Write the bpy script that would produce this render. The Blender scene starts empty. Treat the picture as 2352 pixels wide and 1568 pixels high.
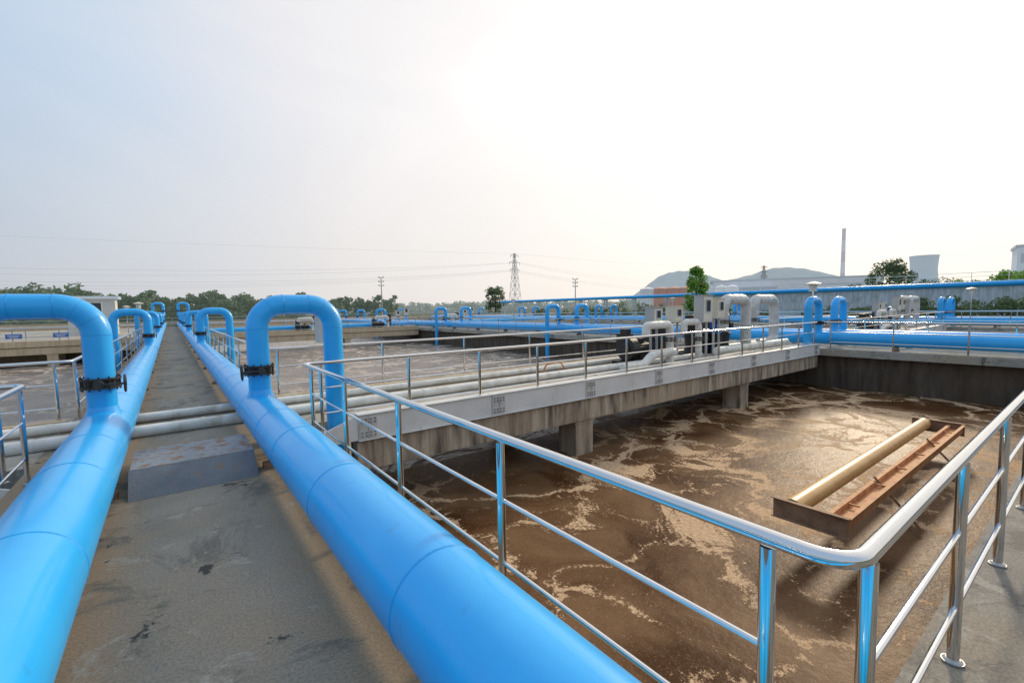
import bpy, math, random
from mathutils import Vector, Matrix
random.seed(7)
R=math.radians
S=bpy.context.scene
COL=S.collection

# ------------------------------------------------------------------ materials
def newmat(name):
    m=bpy.data.materials.new(name); m.use_nodes=True
    nt=m.node_tree; b=nt.nodes['Principled BSDF']
    return m,nt,b
def ramp(nt,src,a,b,ca=(0,0,0,1),cb=(1,1,1,1)):
    r=nt.nodes.new('ShaderNodeValToRGB')
    r.color_ramp.elements[0].position=a; r.color_ramp.elements[1].position=b
    r.color_ramp.elements[0].color=ca; r.color_ramp.elements[1].color=cb
    nt.links.new(src,r.inputs[0]); return r.outputs[0]
def mix(nt,fac,a,b,mode='MIX'):
    m=nt.nodes.new('ShaderNodeMix'); m.data_type='RGBA'; m.blend_type=mode
    for i,v in ((0,fac),(6,a),(7,b)):
        if isinstance(v,bpy.types.NodeSocket): nt.links.new(v,m.inputs[i])
        elif i==0: m.inputs[0].default_value=v
        else: m.inputs[i].default_value=(*v[:3],1)
    return m.outputs[2]
def math_(nt,op,a,b,c=0):
    n=nt.nodes.new('ShaderNodeMath'); n.operation=op
    for i,v in enumerate((a,b,c)):
        if isinstance(v,bpy.types.NodeSocket): nt.links.new(v,n.inputs[i])
        else: n.inputs[i].default_value=v
    return n.outputs[0]
def coords(nt,world=False,stretch=(1,1,1)):
    if world: c=nt.nodes.new('ShaderNodeNewGeometry').outputs['Position']
    else: c=nt.nodes.new('ShaderNodeTexCoord').outputs['Object']
    mp=nt.nodes.new('ShaderNodeMapping'); mp.inputs['Scale'].default_value=stretch
    nt.links.new(c,mp.inputs[0]); return mp.outputs[0]
def noise(nt,vec,scale,detail=6,rough=.6,dist=0):
    n=nt.nodes.new('ShaderNodeTexNoise'); n.inputs['Scale'].default_value=scale
    n.inputs['Detail'].default_value=detail; n.inputs['Roughness'].default_value=rough
    n.inputs['Distortion'].default_value=dist
    nt.links.new(vec,n.inputs['Vector']); return n.outputs[0]
def bump(nt,b,h,strength,dist=.02):
    n=nt.nodes.new('ShaderNodeBump'); n.inputs['Strength'].default_value=strength
    n.inputs['Distance'].default_value=dist
    nt.links.new(h,n.inputs['Height']); nt.links.new(n.outputs[0],b.inputs['Normal'])
def MAT(name,c1,c2=None,rough=.5,metal=0,scale=3,lo=.4,hi=.65,bmp=0,bs=40,stretch=(1,1,1),world=False,c3=None,s3=1,lo3=.55,hi3=.7,st3=(1,1,1),coat=0,spec=.5,haze=None):
    m,nt,b=newmat(name)
    b.inputs['Roughness'].default_value=rough; b.inputs['Metallic'].default_value=metal
    b.inputs['Specular IOR Level'].default_value=spec
    if coat: b.inputs['Coat Weight'].default_value=coat; b.inputs['Coat Roughness'].default_value=.12
    v=coords(nt,world,stretch)
    if c2:
        f=ramp(nt,noise(nt,v,scale,8),lo,hi)
        col=mix(nt,f,c1,c2)
    else:
        f=noise(nt,v,scale,4)
        col=mix(nt,f,[x*.9 for x in c1],[min(1,x*1.08) for x in c1])
    if c3:
        v3=coords(nt,world,st3)
        col=mix(nt,ramp(nt,noise(nt,v3,s3,8),lo3,hi3),col,c3)
    nt.links.new(col,b.inputs['Base Color'])
    if haze:   # airlight of distant things, painted on as an even surface glow
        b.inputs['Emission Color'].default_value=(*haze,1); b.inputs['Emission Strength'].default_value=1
    if bmp: bump(nt,b,noise(nt,v,bs,5),bmp)
    return m

m_blue=MAT('blue_paint',(.012,.41,.92),(.022,.45,.95),rough=.34,scale=1.5,bmp=.03,bs=6,c3=(.03,.30,.66),s3=7,lo3=.64,hi3=.8,coat=.3)
m_seam=MAT('blue_weld_seam',(.012,.36,.83),rough=.45,scale=20,bmp=.3,bs=60)
m_steel=MAT('stainless_steel',(.70,.71,.72),rough=.08,metal=1,scale=6)
m_white_paint=MAT('pale_grey_steel',(.74,.74,.71),(.64,.64,.61),rough=.5,scale=1.2,c3=(.40,.28,.16),s3=2.0,lo3=.60,hi3=.80,st3=(3,3,.5))
m_splice=MAT('splice_grey',(.60,.60,.57),(.46,.44,.41),rough=.6,scale=9)
m_bolt=MAT('dark_bolts',(.13,.11,.09),rough=.6)
m_insul=MAT('white_lagging',(.80,.78,.72),(.62,.60,.53),rough=.45,scale=4,c3=(.38,.30,.20),s3=3,lo3=.56,hi3=.8)
m_insulg=MAT('grey_lagging',(.66,.66,.63),(.50,.49,.46),rough=.4,scale=4,c3=(.30,.26,.20),s3=3,lo3=.58,hi3=.8)
m_black=MAT('black_iron',(.015,.015,.017),(.04,.035,.03),rough=.45,scale=12)
m_cream=MAT('cream_enamel',(.76,.72,.60),(.66,.62,.50),rough=.45,scale=3)
m_gbox=MAT('grey_enamel',(.46,.47,.46),rough=.45,scale=3)
m_glass=MAT('dark_glass',(.03,.04,.05),rough=.08,scale=3)
m_bronze=MAT('bronze_paint',(.70,.43,.17),(.60,.34,.12),rough=.38,scale=5,c3=(.32,.16,.06),s3=9,lo3=.66,hi3=.78)
m_rust=MAT('rusty_orange_steel',(.62,.32,.14),(.44,.20,.085),rough=.75,scale=6,bmp=.2,bs=50)
m_rust2=MAT('dark_rust_steel',(.34,.20,.115),(.20,.12,.07),rough=.75,scale=6,bmp=.2,bs=50)
m_hose=MAT('orange_hose',(.5,.18,.05),rough=.5)
m_red=MAT('motor_blue',(.01,.14,.48),rough=.4)
m_mark=MAT('white_lettering',(.8,.8,.8),rough=.5)
m_signblue=MAT('sign_blue',(.04,.18,.5),rough=.5)

def concrete(name,c1,c2,dark,warm,bs=60,sunlit_strip=None):
    m,nt,b=newmat(name); b.inputs['Roughness'].default_value=.82
    v=coords(nt,True)
    col=mix(nt,ramp(nt,noise(nt,v,.9,9,.65),.38,.62),c1,c2)
    col=mix(nt,ramp(nt,noise(nt,v,.5,6),.48,.64),col,warm)
    if sunlit_strip:   # warm low sunlight along the pipes, painted into the concrete colour
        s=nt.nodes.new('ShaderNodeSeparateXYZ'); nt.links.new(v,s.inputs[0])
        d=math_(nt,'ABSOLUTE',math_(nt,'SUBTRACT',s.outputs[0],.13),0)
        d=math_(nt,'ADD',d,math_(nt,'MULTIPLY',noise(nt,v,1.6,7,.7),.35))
        col=mix(nt,ramp(nt,d,.50,.85),col,sunlit_strip)
    col=mix(nt,ramp(nt,noise(nt,v,1.1,9,.7,.8),.53,.60),col,[x*.72 for x in c1])
    col=mix(nt,ramp(nt,noise(nt,v,3.1,9,.7,.8),.58,.64),col,[min(1,x*1.2) for x in c2])
    col=mix(nt,ramp(nt,noise(nt,v,2.1,9,.65,.5),.625,.645),col,dark)
    vo=nt.nodes.new('ShaderNodeTexVoronoi'); vo.feature='DISTANCE_TO_EDGE'; vo.inputs['Scale'].default_value=.33
    vm=nt.nodes.new('ShaderNodeVectorMath'); vm.operation='MULTIPLY_ADD'; vm.inputs[1].default_value=(.6,.6,.6)
    wn=nt.nodes.new('ShaderNodeTexNoise'); wn.inputs['Scale'].default_value=2.5; wn.inputs['Detail'].default_value=6; nt.links.new(v,wn.inputs['Vector'])
    nt.links.new(wn.outputs[1],vm.inputs[0]); nt.links.new(v,vm.inputs[2]); nt.links.new(vm.outputs[0],vo.inputs['Vector'])
    ck=ramp(nt,vo.outputs[0],.0,.004,(.75,.75,.75,1),(1,1,1,1))
    col=mix(nt,1.0,col,ck,'MULTIPLY')
    sp=ramp(nt,noise(nt,v,60,4,.8),.36,.68,(.66,.66,.66,1),(1.22,1.22,1.22,1))
    col=mix(nt,1.0,col,sp,'MULTIPLY')
    nt.links.new(col,b.inputs['Base Color'])
    bump(nt,b,noise(nt,v,bs,8,.7),.35,.01)
    return m
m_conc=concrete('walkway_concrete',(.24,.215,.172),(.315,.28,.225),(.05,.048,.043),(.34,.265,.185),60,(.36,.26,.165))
m_conc2=concrete('edge_concrete',(.20,.185,.16),(.27,.25,.21),(.09,.085,.075),(.29,.24,.175))
m_deck=concrete('deck_concrete',(.38,.36,.31),(.48,.45,.38),(.18,.16,.13),(.44,.36,.26))
def wallconc(name,c1,c2,c3,haze=None):
    m,nt,b=newmat(name); b.inputs['Roughness'].default_value=.85
    v=coords(nt,True,(4,4,.5)); v0=coords(nt,True)
    col=mix(nt,ramp(nt,noise(nt,v,1.2,8,.65),.4,.64),c1,c2)
    col=mix(nt,ramp(nt,noise(nt,v0,.8,8),.5,.7),col,c3)
    if haze: b.inputs['Emission Color'].default_value=(*haze,1); b.inputs['Emission Strength'].default_value=1  # faint glow added to the surface to lift the backlit far wall
    nt.links.new(col,b.inputs['Base Color']); bump(nt,b,noise(nt,v0,30,8,.7),.4,.02)
    return m
m_girder=wallconc('stained_girder_concrete',(.56,.47,.35),(.14,.11,.08),(.44,.34,.23))
m_wall=wallconc('tank_wall_concrete',(.13,.10,.07),(.06,.045,.035),(.10,.07,.04))  # dark base colour also carries the shade beneath the walkways
m_tan=wallconc('tan_tank_wall',(.62,.50,.34),(.48,.37,.23),(.55,.41,.25))
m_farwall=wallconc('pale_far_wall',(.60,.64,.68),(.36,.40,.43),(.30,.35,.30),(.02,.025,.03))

m_plate=MAT('rusty_checker_plate',(.27,.29,.31),(.22,.24,.26),rough=.65,scale=3,bmp=.5,bs=70,c3=(.24,.14,.08),s3=9,lo3=.52,hi3=.58)
m_plate2=MAT('grey_checker_plate',(.16,.175,.195),(.125,.14,.16),rough=.65,scale=5,bmp=.5,bs=70,c3=(.24,.15,.09),s3=12,lo3=.60,hi3=.68)

def water(name,dark1,dark2,f1,f2,thr,bs=.25,amp=1.0,rough=.4,lines=1.0,spec=.045):
    m,nt,b=newmat(name)
    L=nt.links
    v=coords(nt,True)
    def warp(src,scale,amt,det):
        wn=nt.nodes.new('ShaderNodeTexNoise'); wn.inputs['Scale'].default_value=scale; wn.inputs['Detail'].default_value=det
        L.new(src,wn.inputs['Vector'])
        wv=nt.nodes.new('ShaderNodeVectorMath'); wv.operation='MULTIPLY_ADD'
        L.new(wn.outputs[1],wv.inputs[0]); wv.inputs[1].default_value=(amt,amt,0); L.new(src,wv.inputs[2])
        return wv.outputs[0]
    w1=warp(v,.38,3.2,2)       # broad swirls
    w2=warp(w1,1.9,.60,7)      # frayed edges
    def edge(sc):
        vor=nt.nodes.new('ShaderNodeTexVoronoi'); vor.feature='DISTANCE_TO_EDGE'; vor.inputs['Scale'].default_value=sc
        L.new(w2,vor.inputs['Vector']); return vor.outputs[0]
    line=ramp(nt,edge(.50),.0,.085,(1,1,1,1),(0,0,0,1))
    line2=ramp(nt,edge(1.4),.0,.12,(1,1,1,1),(0,0,0,1))
    region=ramp(nt,noise(nt,w1,.22,4,.5),.42,.58)
    patch=ramp(nt,noise(nt,w2,.9,8,.68,.3),.46,.62)
    f=math_(nt,'MULTIPLY_ADD',line,.54*lines,math_(nt,'MULTIPLY',patch,.38))
    f=math_(nt,'MULTIPLY_ADD',math_(nt,'MULTIPLY',line2,region),.42*lines,f)
    f=math_(nt,'MULTIPLY_ADD',region,.12,f)
    fine=noise(nt,w1,5.5,10,.8,.6)
    fine2=noise(nt,v,20,6,.82,0)
    f=math_(nt,'MULTIPLY_ADD',math_(nt,'SUBTRACT',fine,.5),2.0*amp,f)
    f=math_(nt,'MULTIPLY_ADD',math_(nt,'SUBTRACT',fine2,.5),1.8*amp,f)
    foam=ramp(nt,f,thr,thr+.12)
    speck=ramp(nt,noise(nt,v,32,4,.85),.58,.63)
    foam=math_(nt,'MAXIMUM',foam,math_(nt,'MULTIPLY',speck,.36))
    wcol=mix(nt,ramp(nt,noise(nt,w2,.5,8,.6),.40,.60),dark1,dark2)
    fcol=mix(nt,ramp(nt,noise(nt,v,20,6,.8),.35,.65),f1,f2)
    col=mix(nt,math_(nt,'MULTIPLY',foam,.92),wcol,fcol)
    L.new(col,b.inputs['Base Color'])
    rr=mix(nt,foam,(rough,)*3,(.9,.9,.9)); L.new(rr,b.inputs['Roughness'])
    sp=mix(nt,foam,(spec,)*3,(.02,.02,.02)); L.new(sp,b.inputs['Specular IOR Level'])
    h=math_(nt,'MULTIPLY_ADD',noise(nt,v,13,5,.7,.3),.7,noise(nt,v,2.6,3,.5,.4))
    h=math_(nt,'MULTIPLY_ADD',foam,.2,h)
    bump(nt,b,h,bs,.045)
    return m
m_water=water('foamy_brown_water',(.066,.026,.008),(.185,.105,.052),(.44,.28,.15),(.76,.56,.37),.57)
m_water2=water('foamy_grey_water',(.15,.12,.095),(.24,.20,.165),(.36,.31,.26),(.66,.60,.54),.50,.8,1.0,.2,1.0,.5)

def leafmat(name,c1,c2,haze=None,tr=.35):
    m,nt,b=newmat(name); b.inputs['Roughness'].default_value=.6
    v=coords(nt,True)
    col=mix(nt,ramp(nt,noise(nt,v,1.1,5),.35,.65),c1,c2); nt.links.new(col,b.inputs['Base Color'])
    if haze: b.inputs['Emission Color'].default_value=(*haze,1); b.inputs['Emission Strength'].default_value=1  # distance haze put into the leaves as a slight glow
    t=nt.nodes.new('ShaderNodeBsdfTranslucent'); nt.links.new(col,t.inputs[0])
    mx=nt.nodes.new('ShaderNodeMixShader'); mx.inputs[0].default_value=tr
    nt.links.new(b.outputs[0],mx.inputs[1]); nt.links.new(t.outputs[0],mx.inputs[2])
    nt.links.new(mx.outputs[0],nt.nodes['Material Output'].inputs[0]); return m
m_leaf=leafmat('bright_leaves',(.13,.30,.03),(.26,.46,.07),None,.5)
m_leafd=leafmat('dark_leaves',(.03,.08,.025),(.09,.16,.04),(.015,.02,.015))
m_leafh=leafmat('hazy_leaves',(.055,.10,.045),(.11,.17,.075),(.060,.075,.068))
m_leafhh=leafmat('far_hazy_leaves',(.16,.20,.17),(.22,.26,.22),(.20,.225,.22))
m_bark=MAT('bark',(.09,.07,.05),(.05,.04,.03),rough=.9,scale=8)
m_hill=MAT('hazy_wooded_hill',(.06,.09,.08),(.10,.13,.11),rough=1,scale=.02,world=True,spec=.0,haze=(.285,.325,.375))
m_grass=MAT('grass_ground',(.06,.10,.03),(.12,.14,.06),rough=1,scale=.15,world=True,spec=.1)
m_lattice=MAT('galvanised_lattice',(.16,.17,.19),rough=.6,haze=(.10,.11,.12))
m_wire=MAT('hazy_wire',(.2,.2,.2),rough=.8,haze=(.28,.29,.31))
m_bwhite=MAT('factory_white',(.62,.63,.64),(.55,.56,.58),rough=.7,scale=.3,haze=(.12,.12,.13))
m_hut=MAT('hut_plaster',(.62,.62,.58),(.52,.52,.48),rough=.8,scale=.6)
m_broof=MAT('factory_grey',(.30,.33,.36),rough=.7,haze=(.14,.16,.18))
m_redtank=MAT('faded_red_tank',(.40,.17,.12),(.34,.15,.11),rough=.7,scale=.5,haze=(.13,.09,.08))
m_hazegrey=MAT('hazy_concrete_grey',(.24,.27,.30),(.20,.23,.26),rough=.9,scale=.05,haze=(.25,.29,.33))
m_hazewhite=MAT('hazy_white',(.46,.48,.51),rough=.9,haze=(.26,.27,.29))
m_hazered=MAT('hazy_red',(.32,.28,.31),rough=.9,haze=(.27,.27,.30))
m_lampglass=MAT('lamp_glass_white',(.75,.74,.68),rough=.3)

# ------------------------------------------------------------------ mesh builder
class B:
    def __init__(s): s.v=[];s.f=[]
    def box(s,x0,x1,y0,y1,z0,z1):
        b=len(s.v)
        s.v+=[(x0,y0,z0),(x1,y0,z0),(x1,y1,z0),(x0,y1,z0),(x0,y0,z1),(x1,y0,z1),(x1,y1,z1),(x0,y1,z1)]
        s.f+=[tuple(b+i for i in q) for q in ((0,3,2,1),(4,5,6,7),(0,1,5,4),(1,2,6,5),(2,3,7,6),(3,0,4,7))]
        return s
    def tube(s,path,r,n=12,caps=True,radii=None):
        P=[Vector(p) for p in path]
        T=[]
        for i in range(len(P)):
            a=P[max(0,i-1)];c=P[min(len(P)-1,i+1)]
            d=(c-a); T.append(d.normalized() if d.length>1e-9 else Vector((0,0,1)))
        up=Vector((0,0,1)) if abs(T[0].z)<.9 else Vector((1,0,0))
        nrm=T[0].cross(up).normalized()
        b0=len(s.v)
        for i,p in enumerate(P):
            if i: 
                q=T[i-1].rotation_difference(T[i]); nrm=(q@nrm); nrm=(nrm-T[i]*nrm.dot(T[i])).normalized()
            bi=T[i].cross(nrm)
            rr=radii[i] if radii else r
            for k in range(n):
                a=2*math.pi*k/n
                s.v.append(tuple(p+nrm*math.cos(a)*rr+bi*math.sin(a)*rr))
        for i in range(len(P)-1):
            for k in range(n):
                a=b0+i*n+k;c=b0+i*n+(k+1)%n
                s.f.append((a,c,c+n,a+n))
        if caps:
            s.f.append(tuple(b0+k for k in reversed(range(n))))
            e=b0+(len(P)-1)*n
            s.f.append(tuple(e+k for k in range(n)))
        return s
    def cyl(s,p0,p1,r,n=12,r2=None):
        return s.tube([p0,p1],r,n,True,[r,r if r2 is None else r2])
    def ring(s,c,axis,R0,r,n=24,m=8):
        c=Vector(c);axis=Vector(axis).normalized()
        u=axis.orthogonal().normalized();w=axis.cross(u)
        b=len(s.v)
        for i in range(n):
            a=2*math.pi*i/n;d=u*math.cos(a)+w*math.sin(a)
            for j in range(m):
                t=2*math.pi*j/m
                s.v.append(tuple(c+d*(R0+r*math.cos(t))+axis*r*math.sin(t)))
        for i in range(n):
            for j in range(m):
                s.f.append((b+i*m+j,b+((i+1)%n)*m+j,b+((i+1)%n)*m+(j+1)%m,b+i*m+(j+1)%m))
        return s
    def poly(s,pts,z0,z1):
        b=len(s.v);n=len(pts)
        s.v+=[(x,y,z0) for x,y in pts]+[(x,y,z1) for x,y in pts]
        s.f.append(tuple(b+i for i in reversed(range(n)))); s.f.append(tuple(b+n+i for i in range(n)))
        for i in range(n): s.f.append((b+i,b+(i+1)%n,b+n+(i+1)%n,b+n+i))
        return s
    def prism(s,pts,y0,y1):
        b=len(s.v);n=len(pts)
        s.v+=[(x,y0,z) for x,z in pts]+[(x,y1,z) for x,z in pts]
        s.f.append(tuple(b+i for i in range(n))); s.f.append(tuple(b+n+i for i in reversed(range(n))))
        for i in range(n): s.f.append((b+(i+1)%n,b+i,b+n+i,b+n+(i+1)%n))
        return s
    def mesh(s,name,mat,smooth=True):
        me=bpy.data.meshes.new(name); me.from_pydata(s.v,[],s.f); me.materials.append(mat)
        if smooth:
            me.shade_smooth()
            me.set_sharp_from_angle(angle=R(35))
        me.update(); return me

def fillet(pts,r,seg=6):
    P=[Vector(p) for p in pts];out=[P[0]]
    for i in range(1,len(P)-1):
        a=(P[i-1]-P[i]);c=(P[i+1]-P[i]);rr=min(r,a.length*.49,c.length*.49)
        a.normalize();c.normalize();p0=P[i]+a*rr;p1=P[i]+c*rr
        ang=a.angle(c)
        cen=P[i]+(a+c).normalized()*(rr/math.cos(ang/2))
        v0=(p0-cen);v1=(p1-cen);tot=v0.angle(v1)
        for k in range(seg+1):
            t=k/seg
            v=(v0*math.sin((1-t)*tot)+v1*math.sin(t*tot))/math.sin(tot)
            out.append(cen+v)
    out.append(P[-1]); return [tuple(p) for p in out]

cache={}
def obj(name,me,parent=None,loc=(0,0,0),rot=(0,0,0),label=None,cat=None,group=None,kind=None,scale=None,bevel=0):
    o=bpy.data.objects.new(name,me); COL.objects.link(o)
    o.location=loc;o.rotation_euler=rot
    if scale: o.scale=scale
    if parent: o.parent=parent
    if label:o['label']=label
    if cat:o['category']=cat
    if group:o['group']=group
    if kind:o['kind']=kind
    if bevel:
        md=o.modifiers.new('bevel','BEVEL'); md.width=bevel; md.segments=2; md.limit_method='ANGLE'
    return o
def M(key,fn,mat,smooth=True):
    k=(key,mat.name)
    if k not in cache:
        b=B(); fn(b); cache[k]=b.mesh(key,mat,smooth)
    return cache[k]

# ------------------------------------------------------------------ setting
b=B(); b.v=[(-6000,-3000,-2.05),(6000,-3000,-2.05),(6000,6000,-2.05),(-6000,6000,-2.05)]; b.f=[(0,1,2,3)]
obj('ground',b.mesh('ground',m_grass,False),kind='structure',label='grassy ground around the treatment tanks',cat='ground')
def sheet(x0,x1,y0,y1,mat,label):
    b=B(); b.v=[(x0,y0,-1.5),(x1,y0,-1.5),(x1,y1,-1.5),(x0,y1,-1.5)]; b.f=[(0,1,2,3)]
    obj('water',b.mesh('water',mat,False),kind='structure',label=label,cat='water')
sheet(0,42.6,-12,8.8,m_water,'brown foaming waste water in a concrete tank')
sheet(0,42.6,8.8,84,m_water2,'pale bubbling waste water in a concrete tank')
sheet(-60,0,-12,84,m_water2,'grey rippled waste water in a concrete tank')

def slab(name,pts,z0,z1,mat,label,cat='walkway',kind='structure'):
    return obj(name,B().poly(pts,z0,z1).mesh(name,mat,False),label=label,cat=cat,kind=kind)
def rect(x0,x1,y0,y1): return [(x0,y0),(x1,y0),(x1,y1),(x0,y1)]
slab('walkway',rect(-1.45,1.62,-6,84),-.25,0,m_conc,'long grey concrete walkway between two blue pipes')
slab('walkway',rect(20.3,23.3,-6,84),-.25,0.001,m_deck,'concrete walkway carrying blue pipes across tanks')
slab('walkway',rect(42,45,-6,84),-.25,0.001,m_deck,'distant concrete walkway carrying blue pipes')
slab('walkway',rect(1.622,20.298,-6,.56),-.25,-.001,m_conc2,'concrete walkway along the tank edge')
slab('walkway',rect(23.302,41.998,-6,.56),-.25,-.001,m_deck,'concrete walkway along the tank edge')
slab('walkway',rect(-60,-1.452,-6,-3),-.25,-.001,m_deck,'concrete walkway along the tank edge')
slab('apron',rect(-60,-1.452,46.6,84),-.25,-.002,m_deck,'pale concrete apron beyond the tanks',cat='paving')
def wallobj(x0,x1,y0,y1,z0,z1,mat,label):
    return obj('tank_wall',B().box(x0,x1,y0,y1,z0,z1).mesh('tank_wall',mat,False),label=label,cat='wall')
for (a,c) in ((-1.2,1.4),(20.6,23.0),(42.2,44.8)):
    wallobj(a,c,-6,84,-2.04,-.251,m_wall,'stained brown concrete tank wall under a walkway')
for (a,c) in ((1.401,20.599),(23.001,42.199)):
    wallobj(a,c,.1,.4,-2.04,-.252,m_wall,'stained concrete tank wall at the edge')
wallobj(-60,-1.452,46.75,47,-2.04,-.252,m_tan,'tan concrete tank wall')
wallobj(-60,84,84.01,84.5,-2.04,.75,m_tan,'long pale concrete boundary wall beyond the tanks')

# cross bridges -------------------------------------------------------------
def bridge(x0,x1,y0,y1,detail,side,label,mat=m_girder):
    root=obj('concrete_footbridge',None,loc=(x0,y0,0),label=label,cat='bridge')
    L=x1-x0;W=y1-y0
    if side>0: pts=[(.58,0.13),(L,0.13),(L,W),(0,W),(0,.75),(.58,.75)]
    elif side<0: pts=[(0,0.13),(L-.58,0.13),(L-.58,.75),(L,.75),(L,W),(0,W)]
    else: pts=rect(0,L,0.13,W)
    obj('deck',B().poly(pts,-.25,-.001).mesh('deck',m_deck,False),root)
    a=.6 if side>0 else .02; c=L-.6 if side<0 else L-.02
    obj('girder',B().box(a,c,.05,.38,-.72,-.252).mesh('girder',mat,False),root,bevel=.015)
    obj('girder',B().box(a,c,W-.38,W-.05,-.72,-.252).mesh('girder',mat,False),root,bevel=.015)
    obj('kerb',B().box(0.01,L-.01,W-.35,W-.2,0,.09).mesh('kerb',m_tan,False),root,bevel=.01)
    bb=B()
    if mat is m_girder:
        x=a; xs=[a]
        while xs[-1]+2.5<c-.4: xs.append(xs[-1]+2.5)
        xs.append(c)
        for k in range(len(xs)-1): bb.box(xs[k]+.004,xs[k+1]-.004,-.02,.128,-.2,.19)
        bb.box(a,c,-.05,.17,.1902,.205)
        bb.box(a,c,-.05,.0,-.215,-.2002)
    else: bb.box(a,c,-.02,.128,-.2,.19)
    obj('edge_beam',bb.mesh('edge_beam',m_white_paint if mat is m_girder else mat,False),root,bevel=.004)
    if side>0: obj('end_gusset',B().prism([(.02,-.2),(.598,-.2),(.598,.185),(.02,-.03)],-.015,.03).mesh('end_gusset',m_white_paint,False),root)
    if side<0: obj('end_gusset',B().prism([(L-.598,-.2),(L-.02,-.2),(L-.02,-.03),(L-.598,.185)],-.015,.03).mesh('end_gusset',m_white_paint,False),root)
    x=a+.02
    def spl(q): q.box(0,.28,-.034,-.0205,-.18,.17)
    def blt(q):
        for ix in range(4):
            for iz in (-.14,-.09,.07,.12):
                xx=.035+ix*.07
                q.cyl((xx,-.034,iz),(xx,-.052,iz),.012,6)
        q.box(.137,.143,-.0355,-.0345,-.18,.17)
    while x<c-.4 and mat is m_girder:
        sp=obj('splice_plate',M('splice_plate',spl,m_splice,False),root,loc=(x,0,0))
        if detail: obj('bolts',M('bolts',blt,m_bolt,False),sp)
        x+=2.5
    n=max(1,int(L/7)); 
    for k in range(n+1):
        px=5.68+7.25*k if side>0 else 4.5+7*k
        if px<L-2:
            obj('pier',M('pier',lambda q:(q.box(-.27,.27,0,.55,-2.0,-.7205),q.box(-.30,.30,-.01,.58,-.80,-.7207)),mat,False),root,loc=(px,.1,0))
            obj('pier',M('pier',None,mat,False),root,loc=(px,W-.7,0))
    return root
bridge(1.622,20.298,7.0,10.65,True,1,'concrete footbridge with bolted pale steel edge beam and white pipes')
bridge(-22,-1.452,7.0,10.65,True,-1,'concrete footbridge with bolted pale steel edge beam')
bridge(23.302,41.998,7.0,10.65,False,0,'distant concrete footbridge with steel edge beam')
bridge(1.622,20.298,43,46.6,False,0,'distant concrete footbridge across the tank',m_tan)
bridge(23.302,41.998,43,46.6,False,0,'distant concrete footbridge across the tank',m_tan)
bridge(-60,-1.452,43,46.6,False,0,'tan concrete footbridge across the tank',m_tan)

# ------------------------------------------------------------------ handrails
HT=1.047
def post_fn(q):
    q.cyl((0,0,0),(0,0,HT-.03),.0255,16)
def base_fn(q):
    q.cyl((0,0,.0),(0,0,.010),.045,20); q.tube([(0,0,.0102),(0,0,.016),(0,0,.022)],.05,20,True,[.041,.036,.028])
m_dull=MAT('dull_steel',(.42,.42,.41),rough=.4,metal=1,scale=9)
def rail(pts,detail,label,spacing=1.4,z=0,group='stainless handrails around the tanks',offs=None):
    P=[Vector((*p,0)) for p in pts]; o=P[0]
    root=obj('handrail',None,loc=(o.x,o.y,z),label=label,cat='railing',group=group)
    loc=[p-o for p in P]
    n=16 if detail else 6
    q=[(p.x,p.y,HT) for p in loc]
    obj('top_rail',B().tube(fillet(q,.11,10) if len(q)>2 else q,.027,n).mesh('top_rail',m_steel),root)
    for i in range(len(loc)-1):
        a,c=loc[i],loc[i+1];d=c-a;L=d.length;d.normalize()
        o0,o1=offs[i] if offs else (.22,.22)
        k=max(1,round((L-o0-o1)/spacing))
        for h in (.67,.285):
            p0=a+d*o0;p1=c-d*o1
            obj('mid_rail',B().tube([(p0.x,p0.y,h),(p1.x,p1.y,h)],.0135 if detail else .016,max(6,n-6)).mesh('mid_rail',m_steel),root)
        for j in range(k+1):
            p=a+d*(o0+(L-o0-o1)*j/k)
            if detail:
                po=obj('post',M('post',post_fn,m_steel),root,loc=p)
                obj('base_flange',M('base_flange',base_fn,m_dull),po)
            else: obj('post',M('post_far',lambda w:w.cyl((0,0,0),(0,0,1.02),.026,8),m_steel),root,loc=p)
rail([(20.1,7.06),(1.51,7.06),(1.51,.42),(14.4,.42)],True,'polished stainless handrail bending around the tank corner',offs=[(.22,.22),(.4,.23),(.14,.33)])
rail([(20.1,10.55),(1.53,10.55),(1.53,42.8)],True,'stainless handrail along the rear edge of footbridge and walkway',2.2)
rail([(-1.33,-2),(-1.33,7.2),(-20,7.2)],True,'polished stainless handrail turning onto side footbridge')
rail([(-20,10.5),(-1.36,10.5),(-1.36,42.8)],True,'stainless handrail along far side of footbridge and walkway',2.2)
rail([(20.42,6.9),(20.42,-5)],True,'stainless handrail along concrete walkway with blue pipe',1.9)
rail([(20.42,10.7),(20.42,42.8)],False,'stainless handrail along distant walkway',2.2)
rail([(23.2,6.9),(23.2,-5)],False,'stainless handrail along distant walkway',2.2)
rail([(41.8,7.1),(23.4,7.1)],False,'stainless handrail on distant footbridge',2.2)
rail([(41.8,10.5),(23.2,10.5),(23.2,42.8)],False,'stainless handrail on distant footbridge and walkway',2.2)
rail([(42.1,42),(42.1,-5)],False,'stainless handrail along far walkway',2.2)
rail([(44.9,84),(44.9,-5)],False,'stainless handrail along far walkway',2.2)
for x0,x1 in ((-50,-1.5),(1.6,20.2),(23.4,41.9)):
    for y in (43.1,46.5):
        rail([(x0,y),(x1,y)],False,'thin stainless handrail on distant footbridge',2.2)
rail([(-50,83.7),(60,83.7)],False,'thin handrail along far boundary wall',2.4,z=.2)

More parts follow.
